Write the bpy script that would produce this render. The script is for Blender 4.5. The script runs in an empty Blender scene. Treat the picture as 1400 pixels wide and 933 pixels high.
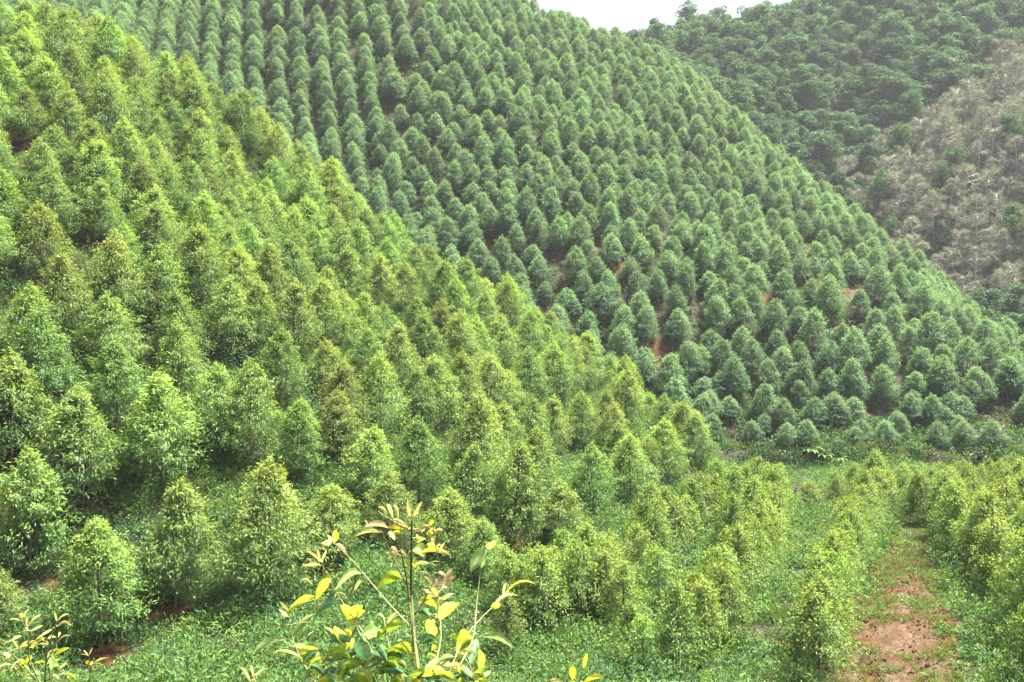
import bpy, math, random
import numpy as np
from math import radians
from mathutils import Vector, Matrix

# ------------------------------------------------------------------ camera, sky, sun, exposure
SC = bpy.context.scene
COL = SC.collection
F, CX, CY = 1212.0, 700.0, 466.5           # focal length and centre in photograph pixels (1400 x 933)
PITCH = math.atan(76.0 / F)                # camera looks down a little
cam_d = bpy.data.cameras.new('camera'); cam = bpy.data.objects.new('camera', cam_d); COL.objects.link(cam)
cam_d.sensor_width = 36.0; cam_d.lens = 36.0 * F / 1400.0
cam_d.clip_start = 0.05; cam_d.clip_end = 5000
cam.location = (0, 0, 0); cam.rotation_euler = (math.pi / 2 - PITCH, 0, 0)
SC.camera = cam

SUN_EL, SUN_AZ = radians(66), radians(62)   # azimuth clockwise from +Y (the view direction)
w = bpy.data.worlds.new('World'); SC.world = w; w.use_nodes = True
nt = w.node_tree
sky = nt.nodes.new('ShaderNodeTexSky'); sky.sky_type = 'NISHITA'; sky.sun_disc = False
sky.sun_elevation = SUN_EL; sky.sun_rotation = SUN_AZ
sky.air_density = 1.0; sky.dust_density = 9.0; sky.ozone_density = 1.0; sky.altitude = 200
bg = nt.nodes['Background']; bg.inputs['Strength'].default_value = 0.057
nt.links.new(sky.outputs[0], bg.inputs['Color'])
sl = bpy.data.lights.new('sun', 'SUN'); sun = bpy.data.objects.new('sun', sl); COL.objects.link(sun)
sl.energy = 5.0; sl.angle = radians(9); sl.color = (1.0, 0.955, 0.88)
sdir = Vector((math.sin(SUN_AZ) * math.cos(SUN_EL), math.cos(SUN_AZ) * math.cos(SUN_EL), math.sin(SUN_EL)))
sun.rotation_euler = sdir.to_track_quat('Z', 'Y').to_euler(); sun.location = (40, 20, 150)
SC.view_settings.view_transform = 'Standard'; SC.view_settings.look = 'None'
SC.view_settings.gamma = 1.0; SC.view_settings.use_curve_mapping = False
SC.view_settings.exposure = 2.74
SC.render.engine = 'CYCLES'
cy = SC.cycles
cy.max_bounces = 6; cy.diffuse_bounces = 3; cy.glossy_bounces = 1; cy.transmission_bounces = 3
cy.volume_bounces = 1; cy.transparent_max_bounces = 4
cy.use_denoising = True

RNG = np.random.default_rng(11)
random.seed(5)

# ------------------------------------------------------------------ pixel <-> world
cp, sp = math.cos(PITCH), math.sin(PITCH)
def ray(px, py):
    u, v = (np.asarray(px, float) - CX) / F, (CY - np.asarray(py, float)) / F
    return u, cp + v * sp, v * cp - sp       # x, y(forward), z
def at_depth(px, py, d):
    x, y, z = ray(px, py); s = d / y
    return np.array([x * s, d + 0 * x, z * s])
def project(x, y, z):
    zc = y * cp - z * sp; yc = y * sp + z * cp
    zc = np.where(zc < 0.1, 0.1, zc)
    return CX + F * x / zc, CY - F * yc / zc

# ------------------------------------------------------------------ the lie of the land
GP = """700 933 37;1230 933 37;1230 870 41;1200 760 55;1200 700 70;1150 655 90;1390 850 40;1390 700 68;600 900 38;300 900 38.5
140 885 40;0 850 41;240 830 43;370 815 43.5;700 760 52;850 700 66;960 640 84;60 740 46;120 650 49;220 630 51;370 640 54;500 640 58
650 640 64;800 640 74;100 480 56;300 500 62;500 520 70;700 560 78;850 590 83;50 330 63;200 330 68;350 400 75;500 440 84;650 480 88
800 560 90;0 200 72;150 200 78;300 280 86;450 360 92;50 110 82;150 130 86;0 60 86;130 100 90;300 180 96;420 265 98;560 370 99
700 455 98;830 545 96;930 620 92;860 500 112;700 390 125;560 300 138;420 200 150;300 110 162;150 20 172;1000 640 100;1180 637 98
1100 600 103;1300 600 104;1400 620 100;1100 520 113;1300 520 112;950 450 118;1100 430 124;1250 430 126;1380 510 116;850 330 132
1000 340 137;1150 380 138;700 230 147;900 230 154;1050 280 156;550 150 160;750 130 168;900 130 178;400 60 172;600 50 178;750 84 184
850 90 192;200 0 182;450 -40 190;700 24 196;800 61 210;880 92 203;960 145 198;1020 205 190;1100 285 180;1180 345 170;1300 435 152
1390 500 135;1130 330 225;1000 200 245;900 98 290;880 76 310;960 62 310;1050 50 312;1200 -5 315;1400 -30 310;1100 150 265
1250 130 262;1400 100 262;1200 330 215;1300 330 205;1300 250 220;1400 200 225;1400 330 205;1390 440 182;1180 290 232;1250 200 245"""
pts = []
for t in GP.replace('\n', ';').split(';'):
    a, b, d = map(float, t.split()); pts.append(at_depth(a, b, d))
for (a, d, z) in ((130, 114, 23.5), (300, 119, 17), (420, 118, 8), (560, 115, -3), (700, 110, -9.5), (830, 106, -15.5), (930, 103, -18.5)):
    pts.append(np.array([(a - CX) / F * d, d, z]))                                  # the gully behind the spur
for (a, b, d) in ((880, 100, 203), (960, 145, 198), (1020, 205, 190), (1100, 285, 180), (1180, 345, 170), (1300, 435, 152), (1390, 500, 135)):
    p = at_depth(a, b, d); pts.append(np.array([(a - CX) / F * (d + 20), d + 20, p[2] - 13]))   # far side of the far hill
pts += [np.array(p, float) for p in (
    (0, -3, -1.6), (0, 2.6, -1.7), (-8, 0, -1.6), (8, 0, -1.6), (-9, 3, -1.9), (9, 3, -1.9), (0, 6, -4.4), (-10, 6, -4.6), (10, 6, -4.6),
    (0, 12, -8.2), (-10, 12, -8.2), (10, 12, -8.2), (0, 25, -13.9), (-13, 25, -13.6), (14, 25, -13.9), (-22, 12, -7.5), (24, 12, -7.5),
    (-26, 28, -13), (30, 28, -13.4), (0, -15, 2), (-20, -15, 2), (20, -15, 2), (-50, 0, 6), (50, 0, 4), (-50, 40, -3), (-60, 60, 10),
    (-75, 80, 24), (-90, 100, 36), (-100, 140, 52), (-110, 180, 64), (-110, 260, 60), (-40, 260, 55), (10, 250, 52), (40, 36, -14), (55, 50, -15),
    (50, 80, -18), (70, 70, -14), (78, 100, -14), (90, 120, -9), (110, 150, 6), (125, 200, 22), (140, 260, 60), (-120, 60, 25),
    (-30, 330, 74), (60, 380, 84), (160, 330, 100), (150, 100, 10), (100, 40, -4), (160, 200, 40))]
P = np.array(pts); SCL = 100.0
def _phi(r2): return 0.5 * r2 * np.log(r2 + 1e-12)
_A = P[:, :2] / SCL
_n = len(_A); _K = _phi(((_A[:, None] - _A[None]) ** 2).sum(-1)) + np.eye(_n) * 2.5e-4
_Q = np.c_[np.ones(_n), _A]
_W = np.linalg.solve(np.block([[_K, _Q], [_Q.T, np.zeros((3, 3))]]), np.r_[P[:, 2], 0, 0, 0])
GUL = np.array([(-140, 124), (-54, 114), (-39, 119), (-27, 118), (-13, 115), (0, 110), (11, 106), (19.5, 102), (25, 99), (60, 98), (150, 96)], float)
def noise2(x, y, s, seed=0):
    x = np.asarray(x, float) / s + seed * 17.31; y = np.asarray(y, float) / s - seed * 9.77
    xi, yi = np.floor(x).astype(np.int64), np.floor(y).astype(np.int64); fx, fy = x - xi, y - yi
    fx = fx * fx * (3 - 2 * fx); fy = fy * fy * (3 - 2 * fy)
    def h(a, b):
        v = np.sin(a * 127.1 + b * 311.7 + seed * 74.7) * 43758.5453
        return v - np.floor(v)
    return (h(xi, yi) * (1 - fx) + h(xi + 1, yi) * fx) * (1 - fy) + (h(xi, yi + 1) * (1 - fx) + h(xi + 1, yi + 1) * fx) * fy - 0.5
def _smooth(xc, yc):
    out = np.empty_like(xc)
    for i in range(0, len(xc), 20000):
        q = np.c_[xc[i:i + 20000], yc[i:i + 20000]] / SCL
        out[i:i + 20000] = _phi(((q[:, None] - _A[None]) ** 2).sum(-1)) @ _W[:_n] + _W[_n] + q @ _W[_n + 1:]
    return out
LX, LY, LS = -126.0, -17.0, 1.0
_lx, _ly = np.meshgrid(np.arange(LX, 168, LS), np.arange(LY, 388, LS)); _L = _smooth(_lx.ravel(), _ly.ravel()).reshape(_lx.shape)
def _look(x, y):
    u = (x - LX) / LS; v = (y - LY) / LS; i = u.astype(int); j = v.astype(int); u = u - i; v = v - j
    return (_L[j, i] * (1 - u) + _L[j, i + 1] * u) * (1 - v) + (_L[j + 1, i] * (1 - u) + _L[j + 1, i + 1] * u) * v
def H(x, y):
    x = np.atleast_1d(np.asarray(x, float)); y = np.atleast_1d(np.asarray(y, float))
    sh = x.shape; x = x.ravel(); y = y.ravel()
    xc = np.clip(x, -125, 165); yc = np.clip(y, -16, 385)
    out = _look(xc, yc)
    far = np.hypot(x - xc, y - yc)
    out = out * np.exp(-(far / 260.0) ** 2) + (noise2(x, y, 160, 3) * 40 - 10) * (1 - np.exp(-(far / 260.0) ** 2))
    gyl = np.interp(x, GUL[:, 0], GUL[:, 1]); dy = y - gyl - 1.5 * noise2(x, y, 7, 4)
    out += 1.5 / (1 + np.exp(-np.clip(dy / .3, -30, 30))) * np.exp(-np.maximum(dy, 0) / 12) * np.clip((x - 16) / 10, 0, 1) * np.clip((140 - x) / 20, 0, 1)
    amp = np.clip((np.hypot(x, y) - 4) / 30, 0.05, 1)
    out += amp * (noise2(x, y, 9, 1) * 0.9 + noise2(x, y, 3.1, 2) * 0.28)
    return out.reshape(sh)
def ground_hit(px, py, dmin=5.0, dmax=420.0):
    """where the ray through a pixel first meets the ground"""
    rx, ry, rz = ray(px, py)
    d = np.geomspace(dmin, dmax, 900)
    t = d / ry
    below = rz * t < H(rx * t, d)
    i = int(np.argmax(below)) if below.any() else len(d) - 1
    lo, hi = d[max(i - 1, 0)], d[i]
    for _ in range(18):
        m = 0.5 * (lo + hi)
        if rz * m / ry < H([rx * m / ry], [m])[0]: hi = m
        else: lo = m
    return np.array([rx * hi / ry, hi, H([rx * hi / ry], [hi])[0]])

# zones
BCK = np.array([(-200, 260), (0, 248), (17, 236), (31, 226), (44, 219), (52, 211), (61, 200), (68, 190), (76, 172), (80, 152), (84, 138), (200, 120)], float)
def gully_y(x): return np.interp(x, GUL[:, 0], GUL[:, 1])
def back_y(x): return np.interp(x, BCK[:, 0], BCK[:, 1])
def in_valley(x, y):      # flat floor between the spur and the far hill
    e = np.interp(y, [30, 37, 55, 84, 97], [-6, -2.5, 5.0, 18, 22])
    return (x > e) & (y < gully_y(x) - 1.5)
TRK = [(1226, 960, 200), (1228, 933, 178), (1226, 900, 160), (1222, 870, 148), (1222, 840, 122), (1228, 810, 100), (1234, 780, 72), (1240, 750, 50), (1246, 725, 34), (1250, 708, 24)]
trk = np.array([np.r_[ground_hit(a, b)[:2], 0] for a, b, c in TRK])
trk[:, 2] = [c * p[1] / F / 2 for (a, b, c), p in zip(TRK, trk)]
def track_dist(x, y):      # signed: negative on the track
    yy = np.clip(y, trk[0, 1], trk[-1, 1])
    cx = np.interp(yy, trk[:, 1], trk[:, 0]); hw = np.interp(yy, trk[:, 1], trk[:, 2])
    return np.abs(x - cx) - hw + np.abs(y - yy)
BARE = []      # bare red patches: centre and radius
for a, b, r in ((235, 842, 1.0), (140, 897, 1.25), (360, 824, .6), (75, 800, .6), (0, 690, .8), (1078, 885, .8), (660, 345, 3), (650, 300, 3.2), (690, 345, 3),
                (810, 345, 3.4), (830, 355, 2.5), (790, 320, 3), (1030, 405, 2.2), (1050, 410, 1.9), (1130, 390, 2.4), (1150, 392, 2.0), (900, 480, 1.5), (895, 500, 1.3),
                (1070, 590, .9), (1120, 582, .9), (1050, 600, .7), (1190, 565, .8), (1250, 610, .8), (945, 655, 1.6), (230, 225, 2.2), (60, 205, 2.5),
                (225, 395, 1.2), (700, 740, 1.0), (1000, 430, 2.4), (450, 790, .8), (800, 770, .8), (880, 640, 1)):
    q = ground_hit(a, b, dmin=100 if b < 620 and a > 640 else 20); BARE.append((q[0], q[1], r))
BARE = np.array(BARE)
def bareness(x, y):
    v = np.zeros_like(np.asarray(x, float))
    for a, b, r in BARE:
        d = np.hypot(x - a, (y - b) * 1.0)
        v = np.maximum(v, np.clip(1.45 - d / r, 0, 1))
    v = np.maximum(v, np.clip(.75 - track_dist(x, y) * .8, 0, 1) * (np.asarray(y) < 58) * (np.asarray(y) > 30))
    v = np.clip(v + (noise2(x, y, 1.3, 7) + noise2(x, y, .5, 8)) * 0.7 * (v > 0), 0, 1)
    return v

# ------------------------------------------------------------------ materials
def new_mat(name):
    m = bpy.data.materials.new(name); m.use_nodes = True
    return m, m.node_tree.nodes, m.node_tree.links
def leaf_mat(name, base, young, dark, trans=0.35, hue=0.06, rough=0.6, young_mix=0.9, spec=0.2):
    """leaf tint: R of the colour attribute picks between dark and base leaf, G marks young shoots, plus a tint for each tree"""
    m, n, l = new_mat(name)
    at = n.new('ShaderNodeAttribute'); at.attribute_name = 'tint'
    sep = n.new('ShaderNodeSeparateColor'); l.new(at.outputs['Color'], sep.inputs[0])
    oi = n.new('ShaderNodeObjectInfo')
    m1 = n.new('ShaderNodeMix'); m1.data_type = 'RGBA'; m1.inputs['A'].default_value = (*dark, 1); m1.inputs['B'].default_value = (*base, 1)
    l.new(sep.outputs[0], m1.inputs['Factor'])
    ym = n.new('ShaderNodeMath'); ym.operation = 'MULTIPLY'; ym.inputs[1].default_value = young_mix; l.new(sep.outputs[1], ym.inputs[0])
    m2 = n.new('ShaderNodeMix'); m2.data_type = 'RGBA'; m2.inputs['B'].default_value = (*young, 1)
    l.new(m1.outputs['Result'], m2.inputs['A']); l.new(ym.outputs[0], m2.inputs['Factor'])
    hs = n.new('ShaderNodeHueSaturation'); l.new(m2.outputs['Result'], hs.inputs['Color'])
    for sock, lo, hi in (('Hue', 0.5 - hue * .10, 0.5 + hue * .45), ('Value', 0.78, 1.25)):
        mr = n.new('ShaderNodeMapRange'); mr.inputs['To Min'].default_value = lo; mr.inputs['To Max'].default_value = hi
        if sock == 'Hue': l.new(oi.outputs['Random'], mr.inputs['Value'])
        else:
            fr = n.new('ShaderNodeMath'); fr.operation = 'MULTIPLY'; fr.inputs[1].default_value = 7.31; l.new(oi.outputs['Random'], fr.inputs[0])
            fc = n.new('ShaderNodeMath'); fc.operation = 'FRACT'; l.new(fr.outputs[0], fc.inputs[0]); l.new(fc.outputs[0], mr.inputs['Value'])
        l.new(mr.outputs[0], hs.inputs[sock])
    b = n['Principled BSDF']; b.inputs['Roughness'].default_value = rough; b.inputs['Specular IOR Level'].default_value = spec
    l.new(hs.outputs[0], b.inputs['Base Color'])
    tr = n.new('ShaderNodeBsdfTranslucent')
    tc = n.new('ShaderNodeMix'); tc.data_type = 'RGBA'; tc.blend_type = 'MULTIPLY'; tc.inputs['Factor'].default_value = 1.0
    tc.inputs['B'].default_value = (1.35, 1.25, .5, 1); l.new(hs.outputs[0], tc.inputs['A']); l.new(tc.outputs['Result'], tr.inputs['Color'])
    mx = n.new('ShaderNodeMixShader'); mx.inputs[0].default_value = trans
    l.new(b.outputs[0], mx.inputs[1]); l.new(tr.outputs[0], mx.inputs[2]); l.new(mx.outputs[0], n['Material Output'].inputs['Surface'])
    return m
def bark_mat(name, c1, c2, scale=6):
    m, n, l = new_mat(name)
    tc = n.new('ShaderNodeTexCoord'); mp = n.new('ShaderNodeMapping'); mp.inputs['Scale'].default_value = (scale, scale, scale * .25)
    no = n.new('ShaderNodeTexNoise'); no.inputs['Scale'].default_value = 2.5; no.inputs['Detail'].default_value = 5
    cr = n.new('ShaderNodeValToRGB'); cr.color_ramp.elements[0].color = (*c1, 1); cr.color_ramp.elements[1].color = (*c2, 1)
    cr.color_ramp.elements[0].position = .35; cr.color_ramp.elements[1].position = .65
    l.new(tc.outputs['Object'], mp.inputs[0]); l.new(mp.outputs[0], no.inputs[0]); l.new(no.outputs[0], cr.inputs[0])
    b = n['Principled BSDF']; b.inputs['Roughness'].default_value = .85; l.new(cr.outputs[0], b.inputs['Base Color'])
    bp = n.new('ShaderNodeBump'); bp.inputs['Strength'].default_value = .4; l.new(no.outputs[0], bp.inputs['Height']); l.new(bp.outputs[0], b.inputs['Normal'])
    return m
def ground_mat(name, track=False):
    m, n, l = new_mat(name)
    tc = n.new('ShaderNodeTexCoord')
    def noise(s, d=6, r=.6):
        x = n.new('ShaderNodeTexNoise'); x.inputs['Scale'].default_value = s; x.inputs['Detail'].default_value = d; x.inputs['Roughness'].default_value = r
        l.new(tc.outputs['Object'], x.inputs['Vector']); return x
    def ramp(src, stops):
        r = n.new('ShaderNodeValToRGB'); e = r.color_ramp.elements
        while len(e) < len(stops): e.new(.5)
        for k, (p, c) in enumerate(stops): e[k].position = p; e[k].color = (*c, 1)
        l.new(src, r.inputs[0]); return r
    soil = ramp(noise(1.7, 9, .7).outputs[0], [(.28, (.018, .008, .004)), (.48, (.042, .019, .006)), (.66, (.074, .039, .012)), (.8, (.125, .080, .036))])
    b = n['Principled BSDF']; b.inputs['Roughness'].default_value = .95; b.inputs['Specular IOR Level'].default_value = .15
    if track:
        litter = ramp(noise(6, 8, .75).outputs[0], [(.3, (.02, .014, .008)), (.5, (.06, .040, .022)), (.7, (.14, .10, .06))])
        f = ramp(noise(.9, 9, .72).outputs[0], [(.36, (0, 0, 0)), (.60, (.95, .95, .95))])
    else:
        litter = ramp(noise(3.5, 8, .75).outputs[0], [(.3, (.016, .015, .009)), (.5, (.030, .028, .016)), (.72, (.060, .050, .030))])
        at = n.new('ShaderNodeAttribute'); at.attribute_name = 'bare'
        f = ramp(at.outputs['Fac'], [(.30, (1, 1, 1)), (.62, (0, 0, 0))])
    mx = n.new('ShaderNodeMix'); mx.data_type = 'RGBA'
    l.new(f.outputs[0], mx.inputs['Factor']); l.new(soil.outputs[0], mx.inputs['A']); l.new(litter.outputs[0], mx.inputs['B'])
    l.new(mx.outputs['Result'], b.inputs['Base Color'])
    bp = n.new('ShaderNodeBump'); bp.inputs['Strength'].default_value = .7; bp.inputs['Distance'].default_value = .12
    l.new(noise(4, 10, .72).outputs[0], bp.inputs['Height']); l.new(bp.outputs[0], b.inputs['Normal'])
    return m

M_GROUND = ground_mat('soil_and_litter'); M_TRACK = ground_mat('red_track_soil', True)
M_EUC = leaf_mat('eucalyptus_leaf', (.120, .192, .044), (.278, .362, .072), (.046, .098, .040))
M_EUCR = leaf_mat('eucalyptus_leaf_bronze', (.120, .190, .044), (.292, .350, .080), (.048, .098, .040))
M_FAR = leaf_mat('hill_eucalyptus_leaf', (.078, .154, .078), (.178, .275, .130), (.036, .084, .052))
M_SAP = leaf_mat('sapling_leaf', (.125, .195, .042), (.235, .295, .050), (.055, .105, .034))
M_BROAD = leaf_mat('broadleaf_leaf', (.050, .112, .046), (.090, .165, .056), (.024, .062, .032))
M_DRY = leaf_mat('dry_leaf', (.225, .230, .180), (.20, .265, .13), (.135, .138, .112), trans=.12, hue=.03)
M_UNDER = leaf_mat('undergrowth_leaf', (.088, .162, .038), (.155, .230, .055), (.040, .090, .028))
M_GRASS = leaf_mat('grass_blade', (.12, .19, .05), (.25, .24, .10), (.06, .11, .03), trans=.3)
M_DRYG = leaf_mat('dry_grass_blade', (.19, .17, .09), (.26, .23, .13), (.10, .09, .05), trans=.2)
M_BUSH = leaf_mat('grey_bush_leaf', (.115, .115, .07), (.16, .15, .09), (.06, .06, .04), trans=.2)
M_BARK = bark_mat('eucalyptus_bark', (.055, .042, .034), (.16, .125, .095))
M_PALE = bark_mat('pale_bark', (.27, .255, .23), (.46, .44, .40))
M_TWIG = bark_mat('twig_bark', (.07, .05, .035), (.13, .10, .065))

# ------------------------------------------------------------------ mesh helpers
def mesh_np(name, V, T, mats, tint=None, mid=None, smooth=False):
    """V (n,3), T (m,3) or (m,4) -> mesh; tint: per-vertex rgb"""
    V = np.asarray(V, np.float32); T = np.asarray(T, np.int32)
    me = bpy.data.meshes.new(name); k = T.shape[1]
    me.vertices.add(len(V)); me.vertices.foreach_set('co', V.ravel())
    me.loops.add(T.size); me.loops.foreach_set('vertex_index', T.ravel())
    me.polygons.add(len(T)); me.polygons.foreach_set('loop_start', np.arange(0, T.size, k, dtype=np.int32))
    me.polygons.foreach_set('loop_total', np.full(len(T), k, np.int32))
    for m in mats: me.materials.append(m)
    if mid is not None: me.polygons.foreach_set('material_index', np.asarray(mid, np.int32))
    if smooth: me.polygons.foreach_set('use_smooth', np.ones(len(T), bool))
    if tint is not None:
        a = me.color_attributes.new('tint', 'FLOAT_COLOR', 'POINT')
        a.data.foreach_set('color', np.c_[tint, np.ones(len(V))].astype(np.float32).ravel())
    me.update(calc_edges=True); me.validate()
    return me
def unit(v): return v / (np.linalg.norm(v, axis=-1, keepdims=True) + 1e-9)
def leaves(P0, D, L, W, tint, rng, flat=0.0, face=None, fw=1.0):
    """diamond leaves: base P0 (n,3), direction D, length L, width W, tint (n,3) -> verts, tris, tint"""
    n = len(P0); D = unit(D)
    R = rng.normal(size=(n, 3)); R[:, 2] *= (1 - flat)
    if face is not None: R = R * .55 + face * fw          # blades mostly turn outward and up to the light
    S = unit(np.cross(D, R)); N = np.cross(S, D)
    L = np.broadcast_to(L, (n,))[:, None]; W = np.broadcast_to(W, (n,))[:, None]
    a = P0; t = P0 + D * L - np.array([0, 0, 1]) * L * .12
    mid = P0 + D * L * .45 + N * W * .18
    V = np.stack([a, mid + S * W * .5, t, mid - S * W * .5], 1).reshape(-1, 3)
    i = np.arange(n)[:, None] * 4
    T = np.concatenate([i + [[0, 1, 2]], i + [[0, 2, 3]]])
    return V, T, np.repeat(tint, 4, 0)
def tube(path, rad, sides=5, cap=True):
    path = np.asarray(path, float); n = len(path); rad = np.broadcast_to(rad, (n,))
    d = unit(np.gradient(path, axis=0)); ref = np.array([0.31, .95, .07]) if abs(d[0, 2]) > .8 else np.array([0, 0, 1.0])
    s = unit(np.cross(d, ref)); u = np.cross(s, d)
    a = np.linspace(0, 2 * math.pi, sides, endpoint=False)
    V = (path[:, None] + rad[:, None, None] * (np.cos(a)[None, :, None] * s[:, None] + np.sin(a)[None, :, None] * u[:, None])).reshape(-1, 3)
    T = []
    for i in range(n - 1):
        for j in range(sides):
            p, q = i * sides + j, i * sides + (j + 1) % sides
            T += [(p, q, q + sides), (p, q + sides, p + sides)]
    if cap:
        b = (n - 1) * sides; T += [(b, b + j, b + j + 1) for j in range(1, sides - 1)]
    return V, np.array(T)
class Acc:
    def __init__(s): s.v, s.t, s.c, s.m, s.n = [], [], [], [], 0
    def add(s, V, T, c=None, m=0):
        s.v.append(V); s.t.append(T + s.n); s.n += len(V); s.m.append(np.full(len(T), m))
        s.c.append(np.zeros((len(V), 3)) + .5 if c is None else c)
    def mesh(s, name, mats): return mesh_np(name, np.concatenate(s.v), np.concatenate(s.t), mats, np.concatenate(s.c), np.concatenate(s.m))

# ------------------------------------------------------------------ tree makers (base at the origin); each returns (trunk accumulator, crown accumulator)
def eucalyptus(seed, Ht=6.0, R=1.75, base=.9, nb=46, per=70, LL=.24, LW=.07, ascend=.45, young=.5, prof=(.26, .72), lean=.12, thin=1.0, shell=0, point=.62):
    r = np.random.default_rng(seed); tk, cr = Acc(), Acc()
    bx, by = r.normal(size=2) * lean
    zt = np.linspace(-.25, Ht * .97, 8); q = zt / Ht
    path = np.c_[bx * q ** 2 + .05 * np.sin(q * 6 + seed), by * q ** 2 + .05 * np.cos(q * 5 + seed), zt]
    tk.add(*tube(path, .018 + .055 * (1 - q.clip(0)) ** .8, 6))
    def on(z): return np.array([np.interp(z, zt, path[:, 0]), np.interp(z, zt, path[:, 1]), z])
    lop = r.uniform(.78, 1.2, 7); az0 = r.uniform(0, 6.28)
    for i in range(nb):
        t = float(np.clip((i + r.uniform(-.4, .4)) / nb, 0, .985))
        t = t ** .92
        z0 = base + (Ht * .93 - base) * t
        az = az0 + i * 2.39996 + r.normal() * .35
        pr = min(1, ((t + .03) / prof[0]) ** .55) * (1 - t) ** prof[1] * 1.22 + .07
        ln = R * pr * lop[int((az % 6.2832) / 6.2832 * 6.999)] * r.uniform(.72, 1.12)
        el = ascend + .5 * t + r.normal() * .14
        o = np.array([math.cos(az), math.sin(az), 0]); p0 = on(z0)
        s = np.linspace(0, 1, 4)[:, None]
        bp = p0 + o * ln * s * math.cos(el) * 1.08 + np.array([0, 0, 1]) * (ln * math.sin(el) * (s - .32 * s ** 2.2))
        tk.add(*tube(bp, .016 * (1.15 - s[:, 0]) * (1.3 - t), 3, False))
        k = max(6, int(per * thin * (.35 + .9 * pr) * r.uniform(.7, 1.3)))
        nc = max(2, int(ln * 3.2)); cc = r.uniform(.32, 1.05, nc); cw = r.integers(0, nc, k)          # leaf sprays along the branch
        ss = (cc[cw] + r.normal(size=k) * .06).clip(.1, 1.12)
        Pp = np.c_[np.interp(ss, s[:, 0], bp[:, 0]), np.interp(ss, s[:, 0], bp[:, 1]), np.interp(ss, s[:, 0], bp[:, 2])]
        Pp += o * (np.maximum(ss - 1, 0) * ln)[:, None]
        side = np.cross(o, [0, 0, 1]); co = r.normal(size=nc) * .26 * (.4 + ln * .4)
        Pp += side * (co[cw] * (.4 + .6 * ss))[:, None] + r.normal(size=(k, 3)) * [.11, .11, .13]
        D = o * .55 + r.normal(size=(k, 3)) * .55 + np.array([0, 0, -.38]); yg = (r.random(k) < young * (.10 + .95 * t ** 1.5) * (ss > .55)).astype(float) * r.uniform(.35, 1, k)
        D[:, 2] += yg * .9
        tint = np.c_[np.clip(r.normal(.5, .28, k) + (ss - .7) * .3, 0, 1), yg, r.random(k)]
        cr.add(*leaves(Pp, D, LL * r.uniform(.65, 1.2, k), LW * r.uniform(.7, 1.25, k), tint, r, face=o * .75 + np.array([0, 0, .75]) + side * np.sign(co[cw])[:, None] * .3))
    if shell:                                                                 # outer sprays that close the crown into an egg shape
        nc = shell // 13; t = r.beta(1.25, 1.7, nc); az = r.uniform(0, 6.2832, nc); ph = r.uniform(0, 6.28, 3)
        eg = np.minimum(1, (t + .06) / .30) ** .6 * (1 - t) ** point * 1.16
        rad = R * eg * (1 + r.normal(size=nc) * .10) * (1 + .13 * np.sin(3 * az + ph[0] + 5 * t) + .08 * np.sin(7 * t * 3 + ph[1])) * r.uniform(.72, 1.0, nc) ** .6
        zc = base * .75 + (Ht * .985 - base * .75) * t
        C = np.c_[np.interp(zc, zt, path[:, 0]) + rad * np.cos(az), np.interp(zc, zt, path[:, 1]) + rad * np.sin(az), zc]
        cw = np.repeat(np.arange(nc), 13); n_ = len(cw); O = np.c_[np.cos(az), np.sin(az), np.zeros(nc)][cw]
        Pp = C[cw] + r.normal(size=(n_, 3)) * [.17, .17, .15]; tw = t[cw]
        yg = (r.random(n_) < young * (.06 + 1.15 * tw ** 1.2)).astype(float) * r.uniform(.35, 1, n_)
        D = O * .5 + r.normal(size=(n_, 3)) * .5 + np.array([0, 0, -.35]); D[:, 2] += yg * .7
        tint = np.c_[np.clip(r.normal(.55, .25, n_), 0, 1), yg, r.random(n_)]
        cr.add(*leaves(Pp, D, LL * r.uniform(.65, 1.15, n_), LW * r.uniform(.7, 1.2, n_), tint, r, face=O * .7 + np.array([0, 0, .85])))
    k = int(per * .8); zz = r.uniform(.88, 1.02, k) * Ht                        # leader shoot
    Pp = np.array([on(z) for z in zz]) + r.normal(size=(k, 3)) * [.075, .075, .05]
    tint = np.c_[r.uniform(.4, 1, k), r.uniform(.1, 1, k) * young * 1.5, r.random(k)].clip(0, 1)
    cr.add(*leaves(Pp, r.normal(size=(k, 3)) * .7 + [0, 0, .35], LL * .9, LW * .9, tint, r))
    return tk, cr
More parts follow.
